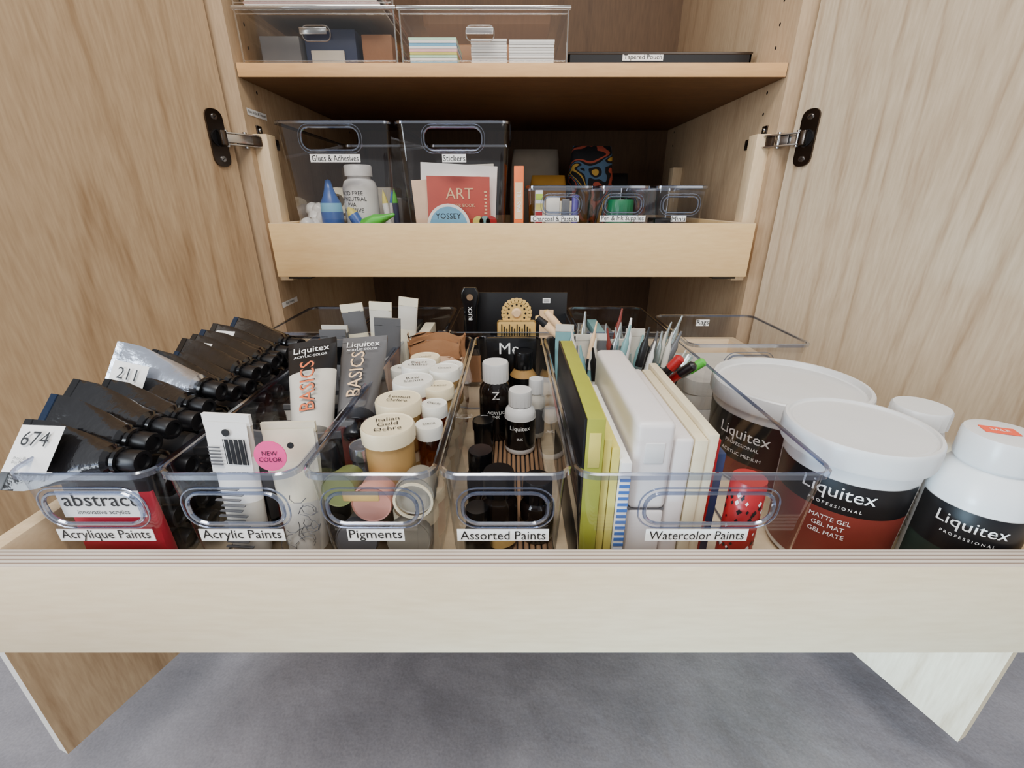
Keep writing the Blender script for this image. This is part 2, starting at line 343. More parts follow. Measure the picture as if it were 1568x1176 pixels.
drawer('drawer',-.400,.400,.81,1.33,-.126,-.0355,-.105,-.4195,.4195,DRW2)
# ------------------------------------------------------------------ front bins
ZF=-.3125; ZR=-.182
Y0,Y1=.2685,.622
hz=-.214
bins=[('Acrylique Paints',-.3685,-.2605,.071,.074,-.3145),('Acrylic Paints',-.2595,-.1555,.071,.0655,-.209),('Pigments',-.1545,-.0555,.067,.044,-.1055),('Assorted Paints',-.0545,.0445,.064,.071,-.007),('Watercolor Paints',.0455,.236,.0965,.079,.143)]
for t,a,b,hw,lw,lx in bins:
    c=(a+b)/2
    bin_('clear_storage_bin',a,b,Y0,Y1,ZF+.0006,ZR,(c if b<.1 else .148,hz,hw,.029),(t,lx,-.2395,lw,.0112))
# ---- bin 1: black pouch tubes
mb=MB('black_paint_tubes')
nums={0:'674',5:'211',9:'396',12:'025'}
BFOIL=M_('blue_black_foil',(44,58,82),.15,metal=.7,scale=70,bump=.4)
for i in range(15):
    Y=.300+i*.0212
    up_=.69+U(-.06,.06); ny=Vector((U(-.1,.1),-.72,up_))
    cap=Vector((-.288+U(-.005,.005),Y-.004,-.183+U(-.005,.005)))
    L=.108 if i==0 else U(.104,.118)
    dr=Vector((-.96,.16+U(-.06,.06),.10+U(-.05,.06)))
    if i==0: dr=Vector((-.98,.06,.03))
    if i==5: dr=Vector((-.96,.12,.16)); cap.z+=.010; L=.118; ny=Vector((0,-.85,.5))
    Mt=frame(cap,dr,ny)
    ptube(mb,Mt,L,.0125,.056,FOIL if i!=5 else SLV,BLKM,[BLK,BFOIL,BLK][i%3] if i!=5 else SLV,capl=.016,capr=.0092,flat=.6)
    mb.lathe([(.0092,.014),(.0112,.0145),(.0112,.0175),(.007,.019)],Mt,BLK,24)
    if i in nums:
        P=Mt@T(0,.004,L*.76)
        up=(Mt.to_3x3()@Vector((1,0,0)));  up=up if up.z>0 else -up
        right=-(Mt.to_3x3()@Vector((0,0,1))); nn=right.cross(up).normalized()
        Ml=Matrix.Identity(4); o=P.translation+nn*.0035
        if i==5: o=o-up*.007
        for k in range(3): Ml[k][0]=right[k]; Ml[k][1]=up[k]; Ml[k][2]=nn[k]; Ml[k][3]=o[k]
        w_=.020 if i in(0,5) else .014; hh=.022 if i==0 else .016
        mb.add([(-w_,-.015,-.001),(w_,-.015,.003),(w_,hh,.003),(-w_,hh,-.001)],[(0,1,2,3)],PAP,Ml)
        mb.text(nums[i],.0165 if i in(0,5) else .010,Ml@T(0,hh-.011,.0030)@RY(-4)); mb.text('Phtalo Blue\nBleu Phtalo',.003,Ml@T(-.004,-.006,.0032)@RY(-4))
for lay,(z,x) in enumerate(((-.218,-.285),(-.250,-.284),(-.282,-.285))):
    for i in range(11):
        Y=.312+i*.028
        Mt=frame((x+U(-.004,.004),Y,z+U(-.004,.004)),(-1,U(-.05,.1),.05),(0,-.5,.86)); ptube(mb,Mt,.068,.012,.036,[BLK,BLK,GRY][(i+lay)%3],BLKM,BLK,capl=.016,capr=.010)
rings=[]
for t in range(9):
    z=-.3065+.112*t/8; b=.008*(1-(t/8)**2)+.001; a=.034
    rings.append([(-.3145+a*max(-1,min(1,1.2*math.cos(2*pi*k/20))),.2885+b*math.sin(2*pi*k/20),z) for k in range(20)])
mb.loft(rings,[RED]*6+[RED,BLK])
mb.box(-.345,-.282,.2782,.2788,-.226,-.202,PAP); mb.text('abstract',.0175,T(-.3135,.2778,-.2095)@RX(90)); mb.text('innovative acrylics',.0055,T(-.3135,.2778,-.2215)@RX(90))
mb.build()
# ---- bin 2: acrylic tubes
mb=MB('acrylic_paint_tubes')
def upt(x,y,L,w,body,tail,cap,zrot=0,lean=0,band=None,z=-.3055,r=.016,ry=0,rng=(.5,.8)):
    M=T(x,y,z)@RZ(zrot)@RY(ry)@RX(lean); ptube(mb,M,L,r,w,body,cap,tail,band,rng=rng); return M
M=upt(-.224,.300,.154,.038,LGR,PAP,BLK,-4,-3,band=PAP,ry=1,r=.014)
for k in range(14): mb.add([(0,0,0),(.0007+.0006*(k%3),0,0),(.0007+.0006*(k%3),0,.022),(0,0,.022)],[(0,1,2,3)],INK,M@T(-.003+k*.0013,-.0056,.113))
mb.add([(-.017,-.0050,.105),(.017,-.0050,.105),(.017,-.0028,.148),(-.017,-.0028,.148)],[(0,1,2,3)],PAP,M)
for k in range(6): mb.box(-.016,-.006,-.0062,-.0058,.112+k*.003,.1132+k*.003,GRY,M=M)
mb.lathe([(0,0),(.003,0),(.003,.001),(0,.001)],M@T(0,-.004,.140)@RX(90),INK,12)
for k in range(12): mb.box(-.012+.002*(k%3),.011-.003*(k%2),-.0150,-.0125,.040+k*.005,.0408+k*.005,GRY,M=M)
M=upt(-.178,.306,.143,.042,LGR,CRM,BLK,4,-4,band=CRM)
mb.add([(-.02,-.0052,.10),(.02,-.0052,.10),(.02,-.0028,.138),(-.02,-.0028,.138)],[(0,1,2,3)],CRM,M)
for k in range(18):
    a=U(0,6.28); x=U(-.012,.012); z=U(.03,.09); mb.sweep([(x+.004*math.cos(a+s_*.8)*(1+s_*.3),-.0160+.0001*abs(z)*100*.9,z+.004*math.sin(a+s_*.8)*(1+s_*.3)) for s_ in range(5)],.00035,GRY,False,4,M)
mb.lathe([(0,0),(.0125,0),(.0125,.0008),(0,.0008)],T(-.1855,.2945,-.181)@RX(84),PINK,32)
mb.text('NEW\nCOLOR',.0052,T(-.1855,.2932,-.181)@RX(84))
mb.lathe([(0,0),(.0025,0),(.0025,.001),(0,.001)],T(-.170,.2975,-.1735)@RX(85),INK,12)
for x,y,b in((-.238,.325,BLK),(-.238,.35,GRY),(-.20,.335,DRED),(-.17,.345,BLK)):
    upt(x,y,.112,.032,b,GRY,BLK,U(-25,25),-5)
def leant(p0,p1):
    p0=Vector(p0);p1=Vector(p1); return frame(p0,p1-p0,(0,-.45,.9)),(p1-p0).length
for p0,p1,body,bm_,txt in(((-.190,.365,-.228),(-.227,.487,-.148),BLKM,LGR,ORG),((-.160,.395,-.222),(-.176,.515,-.152),GRY,GRY,SKN)):
    Mt,L=leant(p0,p1); ptube(mb,Mt,L,.019,.052,body,BLK,body,bm_,rng=(0,.7))
    nn=Mt.to_3x3()@Vector((0,1,0)); ax=Mt.to_3x3()@Vector((0,0,1))
    def tm(zc,off,along):
        o=Mt@Vector((0,0,zc))+nn*off; r=ax if along else ax.cross(nn)*1.0
        u=nn.cross(r); m=Matrix.Identity(4)
        for k in range(3): m[k][0]=r[k]; m[k][1]=u[k]; m[k][2]=nn[k]; m[k][3]=o[k]
        return m
    mb.text('Liquitex',.0120,tm(L*.885,.0050,False),PAP); mb.text('ACRYLIC COLOR',.0045,tm(L*.815,.0080,False),PAP)
    mb.text('BASICS',.0205,tm(L*.50,.0188,True),txt); mb.text('BASICS',.0205,tm(L*.50,.0184,True)@T(.0010,-.0008,0),INK)
for x,y,L,w,t,b,ry in((-.190,.592,.180,.030,CRM,LGR,4),(-.166,.602,.186,.026,CRM,LGR,8),(-.205,.600,.176,.03,CRM,GRY,-5),(-.235,.56,.150,.034,GRY,GRY,0),(-.240,.59,.150,.036,LGR,GRY,0),(-.215,.535,.145,.034,GRY,BLK,3),(-.178,.575,.165,.034,GRY,GRY,5)):
    upt(x,y,L,w,b,t,BLK,U(-12,12),U(-3,3),band=t,r=.012,ry=ry)
for i in range(4):
    for x in(-.235,-.205,-.176): upt(x+U(-.003,.003),.40+i*.04,.10,.03,[GRY,BLK,LGR,DRED][(i+int(x*100))%4],GRY,BLK,U(-30,30),0,r=.012)
mb.build()
# ---- bin 3: jars
mb=MB('pigment_jars')
LID=M_('cream_jar_lid',(224,210,176),.4); LID2=M_('white_jar_lid',(222,220,210),.4)
JG=M_('jar_grey',(140,134,120),.35); OLG=M_('olive_green_pigment',(104,110,60),.5)
names=['Italian\nGold\nOchre','Lemon\nOchre','Raw\nSienna','Burnt\nUmber']
for i,(x,y,z,r) in enumerate(((-.1045,.332,-.223,.0225),(-.1060,.3775,-.220,.0215),(-.1010,.421,-.218,.0210),(-.1030,.463,-.216,.0195))):
    h=.05
    jar(mb,x,y,z,r,h,[OCH,OCH,PNKP,OCH][i],[LID,LID,LID2,LID2][i],.0135)
    mb.text(names[i],.0088 if i==0 else .0078,T(x,y,z+h+.0003)@RZ([14,-6,18,4][i]))
mb.text('yy',.006,T(-.104,.463,-.1655),DRED)
for i,(x,y,r,h,z,b) in enumerate(((-.074,.352,.0125,.039,-.222,AMB),(-.0735,.38,.0125,.046,-.222,AMB),(-.0735,.414,.0150,.050,-.222,OCH),(-.073,.449,.0165,.05,-.216,OCH),(-.132,.50,.014,.045,-.23,OCH),(-.072,.49,.015,.048,-.225,OCH),(-.105,.51,.018,.05,-.224,OCH))):
    jar(mb,x,y,z,r,h,b,[LID2,LID2,LID,LID2][i%4],.012)
    mb.text(['Siena','Oxide','Umber','Green'][i%4],.0055,T(x,y,z+h+.0003)@RZ(U(-20,20)))
for i in range(7):
    y=.318+i*.041
    for x,m in((-.126,JG),(-.084,LID)):
        if i==0 and x<-.1: continue
        jar(mb,x,y,-.3055,.0195,.052 if i else .06,[JG,PNKP,JG,OCH][(i+(x<-.1))%4],m,.012)
    jar(mb,-.105,y+.02,-.253,.018,.03,OCH,LID,.010) if 0<i<6 else None
jar(mb,0,0,0,.0165,.03,PNKP,PNKP,.008,M=T(-.112,.320,-.226)@RX(85)); jar(mb,0,0,0,.014,.03,OLG,OLG,.01,M=T(-.138,.322,-.220)@RX(75)); jar(mb,0,0,0,.0165,.03,JG,JG,.01,M=T(-.078,.322,-.222)@RX(80))
mb.box(-.130,-.102,.2815,.283,-.214,-.205,GOLD,.001)
jar(mb,0,0,0,.018,.03,JG,GRY,.01,M=T(-.130,.322,-.268)@RX(80)); jar(mb,0,0,0,.019,.03,JG,JG,.01,M=T(-.086,.321,-.266)@RX(80))
mb.lathe([(.016,0),(.016,.0015),(.014,.0015),(.014,0)],T(-.078,.2895,-.219)@RX(85),LID,32)
jar(mb,-.133,.345,-.235,.012,.035,SLV,SLV); jar(mb,-.134,.39,-.235,.012,.035,SLV,SLV); jar(mb,-.133,.435,-.235,.012,.035,AMB,SLV)
mb.build()
mb=MB('kraft_paper_bags')
for x,y,w,h,rz,rx,mm in((-.106,.575,.072,.125,5,-8,TAN),(-.10,.552,.06,.108,-6,-14,M_('pale_bag',(206,168,136),.6,bump=.4)),(-.105,.598,.078,.133,0,0,TAN)):
    M=T(x,y,-.305)@RZ(rz)@RX(rx); rings=[]
    for t in range(9):
        z=h*t/8; b=.009*(1-t/8)+.0014; a=w/2*(1-.04*math.sin(t*2))
        rings.append([(a*max(-1,min(1,1.3*math.cos(2*pi*k/24)))+U(-.0015,.0015),b*math.sin(2*pi*k/24)+.0025*math.sin(k*1.9+t*1.3)+U(-.001,.001),z+(.004*math.sin(k*1.1) if t==8 else 0)) for k in range(24)])
    mb.loft(rings,mm,M)
mb.build()
# ---- bin 4: bottles
mb=MB('ink_and_paint_bottles')
zb=-.3045
DARK=M_('dark_ink_glass',(20,14,12),.08); AMBL=M_('amber_label',(170,132,76),.5)
bottle(mb,-.022,.555,zb,.0225,.108,.0175,.026,DARK,WHT,BLK,(.012,.05)); mb.text('Z',.016,T(-.022,.555,zb+.068),PAP,(.0229,math.radians(-88))); mb.text('ACRYLIC\nINK',.006,T(-.022,.555,zb+.04),PAP,(.0231,math.radians(-88)))
bottle(mb,.016,.585,zb,.0185,.113,.0135,.024,AMBL,BLK,BLK,(.055,.078)); mb.text('Schmincke',.006,T(.016,.585,zb+.066),PAP,(.0190,math.radians(-92)))
bottle(mb,.0105,.515,zb,.020,.085,.0150,.02,WHT,WHT,BLK,(.008,.048)); mb.text('Liquitex',.0085,T(.0105,.515,zb+.038),PAP,(.0206,math.radians(-91))); mb.text('INK',.005,T(.0105,.515,zb+.024),PAP,(.0206,math.radians(-91)))
bottle(mb,.0325,.552,zb,.0125,.085,.010,.02,LGR,WHT,GRY,(.008,.045))
jar(mb,-.036,.50,zb,.014,.05,BLK,BLK)
for x,y,h,r in((-.032,.390,.072,.0150),(-.012,.340,.080,.0170),(.024,.350,.066,.0165),(-.031,.325,.052,.013)):
    bottle(mb,x,y,zb,r,h,r*.85,.022,DARK,BLK,GOLD if x==-.012 else BLK,(.006,.02))
mb.box(-.036,.034,.600,.609,zb,-.178,BLK,.001); mb.text('Me',.024,T(-.004,.5995,-.193)@RX(90),PAP)
mb.build()
mb=MB('ribbed_bin_liner')
for k in range(14):
    x=-.0405+k*.0058; mb.box(x,x+.0042,.285,.598,-.3080,-.3052,BRN,.001,seg=1)
mb.box(-.0410,.0400,.285,.598,-.3105,-.3078,BLKM)
mb.build()
# ---- bin 5: watercolor boxes
mb=MB('watercolor_paint_boxes'); zb=-.3115
mb.box(.0535,.0555,.292,.49,zb+.004,-.148,BLKM,.0006); mb.box(.0555,.0695,.292,.49,zb+.004,-.148,OLV,.0008)
mb.box(.0580,.0670,.2915,.2925,-.19,-.16,YEL,.0003)
mb.box(.0705,.0765,.296,.46,zb+.004,-.168,YEL,.0008); mb.box(.0772,.0835,.296,.45,zb+.004,-.176,YEL,.0008)
mb.box(.0842,.0925,.292,.45,zb+.004,-.186,PAP,.0006)
for k in range(19): mb.box(.0842,.0925,.2914,.2919,zb+.01+k*.0058,zb+.0128+k*.0058,BLU)
mb.box(.0955,.1255,.298,.480,-.235,-.155,WAX,.005,seg=4); mb.box(.0960,.1250,.298,.478,zb+.004,-.236,WAX,.003); 
mb.box(.103,.118,.2972,.2985,-.19,-.172,WHT,.0005); mb.box(.0958,.1252,.30,.478,-.2365,-.2345,GRY)
mb.box(.1265,.1425,.302,.46,zb+.004,-.171,WAX,.003,seg=3); mb.box(.1435,.1530,.302,.46,zb+.004,-.172,CRMB,.001); mb.box(.1535,.1620,.304,.47,zb+.004,-.168,CRMB,.001)
mb.box(.1630,.1670,.31,.46,zb+.004,-.176,REDP,.0006)
mb.box(.1675,.1745,.312,.40,zb+.004,-.190,DKB,.0006)
mb.build()
mb=MB('patterned_pencil_tin')
Mx=T(.1905,.300,-.3075); mb.lathe([(0,0),(.0135,0),(.0135,.098),(.0128,.099),(.0128,.103),(0,.103)],Mx,[REDP]*5,36)
for k in range(170):
    a=U(0,2*pi); z=U(.004,.094); m=[INK,PAP,INK][k%3]; w=.0008+U(0,.0010)
    vs=[(.0139*math.cos(a+dx*w/.0135),.0139*math.sin(a+dx*w/.0135),z+dz*w*1.6) for dx,dz in((-1,0),(0,-1),(1.2,.3),(.2,1.2))]
    mb.add(vs,[(0,1,2,3)],m,Mx)
mb.build()
mb=MB('markers_and_brushes')
cols=[CLG,LGR,CLG,BLKM,TEAL,CLG,GRY,LGR,TEAL,SKN,CLG,CLG,GRY,DRED,BLKM,PAP]
for k in range(46):
    bx=.066+U(0,.130); by=U(.515,.600); an=U(-20,20); lx=U(-18,10); L=U(.122,.166); r=U(.003,.0050)
    if bx<.085: an=abs(an)*.4
    if bx>.16: an=U(5,28)
    M=T(min(bx,.185),by,-.300)@RY(an*.6)@RX(lx*.4)
    c=cols[k%16]; e=cols[(k*5+3)%16]
    mb.lathe([(0,0),(r,0),(r,L*.68),(r*1.08,L*.68),(r*1.05,L*.86),(r*.55,L*.9),(r*.3,L),(0,L)],M,[c,c,c,e,e,e,e],14)
for x,y,z,a,b,L,c1,c2 in((.168,.515,-.232,48,10,.085,CLG,GRN),(.155,.49,-.222,38,25,.080,REDP,BLKM),(.150,.475,-.215,30,15,.07,BLKM,REDP),(.175,.49,-.235,35,-20,.08,BLKM,CLG)):
    M=T(x,y,z)@RY(a)@RX(b); mb.lathe([(0,0),(.005,0),(.005,L*.75),(.0056,L*.75),(.0056,L*.97),(.003,L),(0,L)],M,[c1,c1,c1,c2,c2,c2],16)
for x,y,z,a,b in((.090,.60,-.19,-42,-10),(.083,.575,-.185,-50,-5)):
    M=T(x,y,z)@RY(a)@RX(b); mb.lathe([(0,0),(.005,0),(.0055,.05),(.004,.065),(0,.068)],M,[SKN,SKN,BLKM if a<-45 else SKN,GOLD],14)
for k in range(5):
    M=T(.07+k*.022,.56+U(-.02,.02),-.30)@RZ(U(-20,20))@RX(U(-6,6)); ptube(mb,M,.135+U(0,.015),.009,.024,[TEAL,LGR,GRY,GRY,LGR][k],WHT,LGR,capl=.015,capr=.006)
mb.build()
# ------------------------------------------------------------------ tubs & bottles
def tub(name,x,y,r,h,lr,a0,lines,z=ZF+.0001,bz=(.07,.10),redz=(.01,.07),rec=.002):
    mb=MB(name); rb=r*.93; f=lambda zz: rb+(r-rb)*zz/h
    z1,z2=bz; z3,z4=redz; e=.0005
    p=[(0,0),(rb-.003,0),(rb,.003),(f(z3),z3),(f(z4),z4),(f(z2),z2),(r,h-.024),(r,h-.004)]
    m=[WHT]*7; mb.lathe(p,T(x,y,z),m,64)
    def arc(za,zb,mm,span=1.25,off=e,ac=None):
        n=28; vs=[];fs=[]; ac=a0 if ac is None else ac
        for k in range(n+1):
            a=ac-span+2*span*k/n
            for zz in(za,zb): vs.append(((f(zz)+off)*math.cos(a),(f(zz)+off)*math.sin(a),zz))
        for k in range(n): fs.append((2*k,2*k+2,2*k+3,2*k+1))
        mb.add(vs,fs,mm,T(x,y,z))
    arc(z4,z2,BLKM)
    if redz[1]>redz[0]+.01: arc(z3,z4,DRED)
    for k in range(9): arc(z2-.006-k*.0055,z2-.0072-k*.0055,GRY,.16-.02*(k%3),e,a0-1.62)
    for t,s,zz,mm in lines: mb.text(t,s,T(x,y,z+zz),mm,(f(zz)+.0013,a0))
    lh=.021
    mb.lathe([(r-.001,h-lh),(lr*.985,h-lh),(lr,h-lh+.002),(lr,h-.005),(lr*.99,h-.0015),(lr*.975,h),(lr*.935,h),(lr*.92,h-rec),(lr*.89,h-rec-.001),(lr*.87,h-rec),(lr*.5,h-rec*.8),(0,h-rec*.8)],T(x,y,z),WHT,144,ribs=(2,3),amp=.988)
    return mb.build()
tub('paint_gel_tub',.305,.347,.0525,.1325,.058,math.atan2(-.347,-.305)+.02,[('Liquitex',.0170,.0865,PAP),('P R O F E S S I O N A L',.0040,.0745,PAP),('MATTE GEL',.0060,.0605,PAP),('GEL MAT',.0060,.0530,PAP),('GEL MATE',.0060,.0455,PAP)],bz=(.068,.098),redz=(.008,.068))
tub('paint_gel_tub',.3285,.4885,.080,.1165,.084,math.radians(-147),[('Liquitex',.019,.064,PAP),('PROFESSIONAL',.006,.052,PAP),('ACRYLIC MEDIUM',.006,.040,PAP)],bz=(.03,.085),redz=(.005,.03),rec=.006)
mb=MB('gesso_bottle'); x,y=.3832,.303; z=ZF+.0001; r=.0340
mb.lathe([(0,0),(r-.003,0),(r,.003),(r,.094),(r*.98,.102),(r*.85,.112),(.025,.118),(.0235,.120),(.0235,.124)],T(x,y,z),[WHT]*8,48)
mb.lathe([(.0252,.122),(.0258,.1235),(.0258,.1435),(.0248,.146),(.023,.1465),(0,.146)],T(x,y,z),WHT,64,ribs=(1,2),amp=.975)
def arcl(mb,x,y,z,rr,a0,span,za,zb,mm):
    n=28; vs=[];fs=[]
    for k in range(n+1):
        a=a0-span+2*span*k/n
        for zz in(za,zb): vs.append((rr*math.cos(a),rr*math.sin(a),zz))
    for k in range(n): fs.append((2*k,2*k+2,2*k+3,2*k+1))
    mb.add(vs,fs,mm,T(x,y,z))
a0=math.atan2(-y,-x)+.15
arcl(mb,x,y,z,r+.0005,a0,1.2,.048,.088,BLKM); arcl(mb,x,y,z,r+.0005,a0,1.2,.01,.048,M_('green_label',(30,46,38),.5))
mb.text('Liquitex',.0140,T(x,y,z+.075),PAP,(r+.0013,a0)); mb.text('P R O F E S S I O N A L',.0034,T(x,y,z+.0645),PAP,(r+.0013,a0))
for k in range(7): arcl(mb,x,y,z,r+.0005,a0-1.5,.16-.03*(k%2),.078-k*.006,.0795-k*.006,GRY)
mb.box(-.011,.011,-.006,.006,0,.0004,M_('orange_sticker',(240,84,50),.5),M=T(x-.002,y+.004,z+.1465)@RZ(-20)); mb.text('SALE',.006,T(x-.002,y+.004,z+.1471)@RZ(-20),PAP)
mb.build()
mb=MB('medium_bottle'); bottle(mb,.3895,.382,ZF+.0001,.026,.133,.0235,.018,WHT,WHT,LGR,(.02,.07)); mb.build()
# ------------------------------------------------------------------ second row bins
bin_('clear_storage_bin',-.372,-.240,.640,.815,ZF+.0006,ZR,None)
bin_('clear_storage_bin',-.236,-.100,.640,.815,ZF+.0006,ZR,None)
bin_('clear_storage_bin',-.096,.096,.640,.815,ZF+.0006,ZR,None)
bin_('clear_storage_bin',.100,.238,.640,.815,ZF+.0006,ZR,None)
bin_('clear_storage_bin',.2425,.413,.580,.752,ZF+.0006,ZR,(.330,-.211,.06,.026),None)
mb=MB('craft_card_pack')
M=T(0,.765,-.305); mb.box(-.075,.095,-.002,.001,0,.16,BLKM,.0005,M=M); mb.box(-.085,.0,.004,.008,0,.155,BLK,.0005,M=M)
mb.box(.048,.072,-.0035,-.002,.08,.13,SKN,M=M); mb.box(.053,.066,-.003,-.002,.142,.15,PAP,M=M)
for k in range(3): mb.box(.0545,.0645,-.0033,-.0029,.1433+k*.002,.1441+k*.002,INK,M=M)
mb.lathe([(0,0),(.023,0),(.023,.0012),(.0195,.0018),(.0185,.001),(0,.001)],M@T(.008,-.002,.124)@RX(90),GOLD,40)
for k in range(15):
    a=math.radians(-25+k*230/14); mb.lathe([(0,0),(.0046,0),(.004,.0018),(0,.0018)],M@T(.008+.0225*math.cos(a),-.002,.124+.0225*math.sin(a))@RX(90),GOLD,14)
for k in range(12):
    a=math.radians(k*30); mb.lathe([(0,0),(.0018,0),(.0018,.0005),(0,.0005)],M@T(.008+.0155*math.cos(a),-.0032,.124+.0155*math.sin(a))@RX(90),INK,8)
mb.box(-.026,.042,-.0045,-.002,.07,.112,GOLD,.004,M=M); mb.lathe([(0,0),(.009,0),(.006,.003),(0,.003)],M@T(.008,-.003,.124)@RX(90),SKN,20)
for k in range(12): mb.box(-.019+k*.0045,-.0172+k*.0045,-.006,-.004,.075+.003*(k%2),.105-.004*(k%3),INK,M=M)
mb.build()
mb=MB('wide_paint_brush')
M=T(-.071,.745,-.302)@RX(-2); mb.loft([rrect(-a,a,-.004,.004,.0038,z) for a,z in((.016,0),(.016,.05),(.012,.062),(.010,.10),(.012,.135),(.0155,.15),(.0155,.16),(.011,.168))],[TAN,STL,BLK,BLK,BLK,BLK,BLK],M)
mb.text('BLICK',.009,M@T(0,-.0046,.125)@RX(90)@RZ(90),PAP)
mb.lathe([(0,0),(.0055,0),(.0055,.0006),(0,.0006)],M@T(0,-.0042,.152)@RX(90),M_('brush_hole',(120,95,70),.6),18)
mb.build()
mb=MB('folded_rags')
for k,(c) in enumerate((PAP,LGR,LGR)):
    rings=[rrect(.258+U(0,.004),.398-U(0,.004),.597,.735,.02,-.309+k*.022+dz) for dz in(0,.005,.016,.021)]
    mb.loft(rings,c)
mb.build()
MB_=MB('rag_bin_label'); MB_.label('Rags',.325,.7395,-.192,.022,.011); MB_.build()
mb=MB('assorted_paint_sets')
for k in range(5):
    x=-.355+k*.022; mb.box(x,x+.017,.66,.79,-.308,-.215+U(-.012,.012),[GRY,TAN,BLKM,TAN,GRY][k],.001)
for k in range(5):
    x=-.222+k*.0215; mb.box(x,x+.018,.66,.79,-.308,-.21+U(-.012,.012),[LGR,GRY,BLKM,CRM,GRY][k],.001)
for k in range(5):
    x=.115+k*.021; mb.box(x,x+.017,.66,.79,-.308,-.21+U(-.012,.012),[GRY,TEAL,GRY,LGR,BLKM][k],.001)
mb.build()
# ------------------------------------------------------------------ upper pull-out contents
zf=-.1045; yb0=.849
bin_('clear_storage_bin',-.402,-.203,yb0,1.20,zf,.123,(-.308,.0975,.098,.034),('Glues & Adhesives',-.304,.068,.086,.0125),tap=.012,mat=SMK)
bin_('clear_storage_bin',-.199,-.002,yb0,1.20,zf,.123,(-.100,.0975,.098,.034),('Stickers',-.0995,.068,.041,.0125),tap=.012,mat=SMK)
bin_('clear_storage_bin',.0255,.146,yb0,1.05,zf,.024,(.088,-.006,.064,.026),('Charcoal & Pastels',.077,-.0295,.086,.0105))
bin_('clear_storage_bin',.1525,.246,yb0,1.05,zf,.024,(.198,-.006,.064,.026),('Pen & Ink Supplies',.199,-.0295,.082,.0105),tap=.005)
bin_('clear_storage_bin',.2530,.3485,yb0,1.05,zf,.024,(.300,-.006,.062,.026),('Minis',.300,-.0295,.027,.0105),tap=.005)
mb=MB('glue_bottles'); z=zf+.001
x,y=-.287,.917
mb.lathe([(0,0),(.030,0),(.032,.004),(.032,.125),(.028,.137),(.021,.142),(.021,.146),(.025,.146),(.025,.163),(.023,.165),(0,.165)],T(x,y,z),WHT,40)
mb.text('ACID FREE\npH NEUTRAL\nPVA\nADHESIVE',.0098,T(x,y,z+.102),INK,(.0326,math.radians(-106)))
BT=M_('blue_bottle_plastic',(58,96,170),.3)
mb.lathe([(0,0),(.0185,0),(.0195,.004),(.0195,.085),(.018,.100),(.012,.112),(.008,.124),(.005,.138),(0,.14)],T(-.334,.884,z),[BT]*3+[LBL]+[BT]*4,28)
M=T(-.305,.878,-.052)@RY(72)@RX(8); mb.lathe([(0,0),(.008,0),(.011,.01),(.0125,.06),(.007,.075),(.003,.095),(0,.098)],M,GRN,24)
M=T(-.262,.872,-.075)@RY(-30); mb.lathe([(0,0),(.010,0),(.010,.06),(.006,.07),(0,.075)],M,[BT,BT,YEL,YEL],20)
for k,(x,c) in enumerate(((-.226,YEL),(-.219,GRN),(-.236,BLU),(-.244,INK))):
    mb.lathe([(0,0),(.0055,0),(.0055,.10),(.0035,.112),(0,.125)],T(x,.895+k*.012,z)@RY(-6+k*5),[DKB if k%2 else WHT,DKB if k%2 else WHT,c,c],16)
for k in range(14):
    mb.lathe([(0,0),(.012,.002),(.015,.012),(.009,.022),(0,.024)],T(-.378+.012*(k%4),.870+.004*k,z+.030+.013*(k//4)+.01)@RX(U(-60,60))@RY(U(-50,50)),WHT,7)
mb.box(-.380,-.345,.866,.93,z,z+.045,WHT,.004)
mb.box(-.36,-.25,1.0,1.10,z,z+.13,LGR,.004); mb.box(-.24,-.22,.96,1.10,z,z+.11,GRY,.002)
mb.lathe([(.014,0),(.026,0),(.026,.018),(.014,.018),(.014,0)],T(-.352,.985,z+.10)@RX(80),CRM,32)
mb.build(60)
mb=MB('sticker_packs')
for x0,x1,y,h,c,rz in((-.175,-.035,.90,.160,PAP,3),(-.177,-.05,.893,.148,M_('peach_card',(232,200,172),.6),-3),(-.157,-.043,.884,.143,M_('red_card',(180,66,50),.5),1),(-.13,-.028,.91,.168,LGR,-2),(-.172,-.06,.93,.135,CRM,4),(-.12,-.032,.888,.120,M_('rose_paper2',(220,150,130),.6),-5)):
    mb.box(x0,x1,-.0015,.0015,0,h,c,.0004,M=T(0,y,z)@RY(rz))
mb.text('ART',.027,T(-.096,.8815,z+.116)@RX(90),SKN); mb.text('STICKER BOOK',.008,T(-.096,.8815,z+.096)@RX(90),SKN)
for k in range(8): mb.box(-.05-.001*(k%2),-.046,.8815,.8819,z+.075+k*.006,z+.078+k*.006,SKN)
M=T(-.117,.8745,z+.059)@RX(90); mb.lathe([(0,0),(.040,0),(.040,.0012),(.035,.0014),(.034,.0012),(0,.0012)],M,[LBL,LBL,PAP,LBL,LBL],48)
mb.text('YOSSEY',.0135,T(-.117,.8728,z+.078)@RX(90)); mb.text('sticker co',.007,T(-.117,.8728,z+.062)@RX(90))
for x,c in((-.062,YEL),(-.050,TEAL),(-.038,REDP)): mb.lathe([(0,0),(.010,0),(.010,.01),(0,.01)],T(x,.877,z+.068)@RX(90),c,20)
mb.build()
mb=MB('orange_paint_box'); mb.box(.0035,.0205,.852,.955,zf,.056,M_('orange_box',(226,108,46),.45),.0008); mb.box(.005,.019,.8513,.8518,-.03,.03,SKN); mb.text('PASTEL',.011,T(.012,.8508,0)@RX(90)@RZ(90),PAP); mb.build()
mb=MB('pastels_and_charcoal')
z=zf+.002
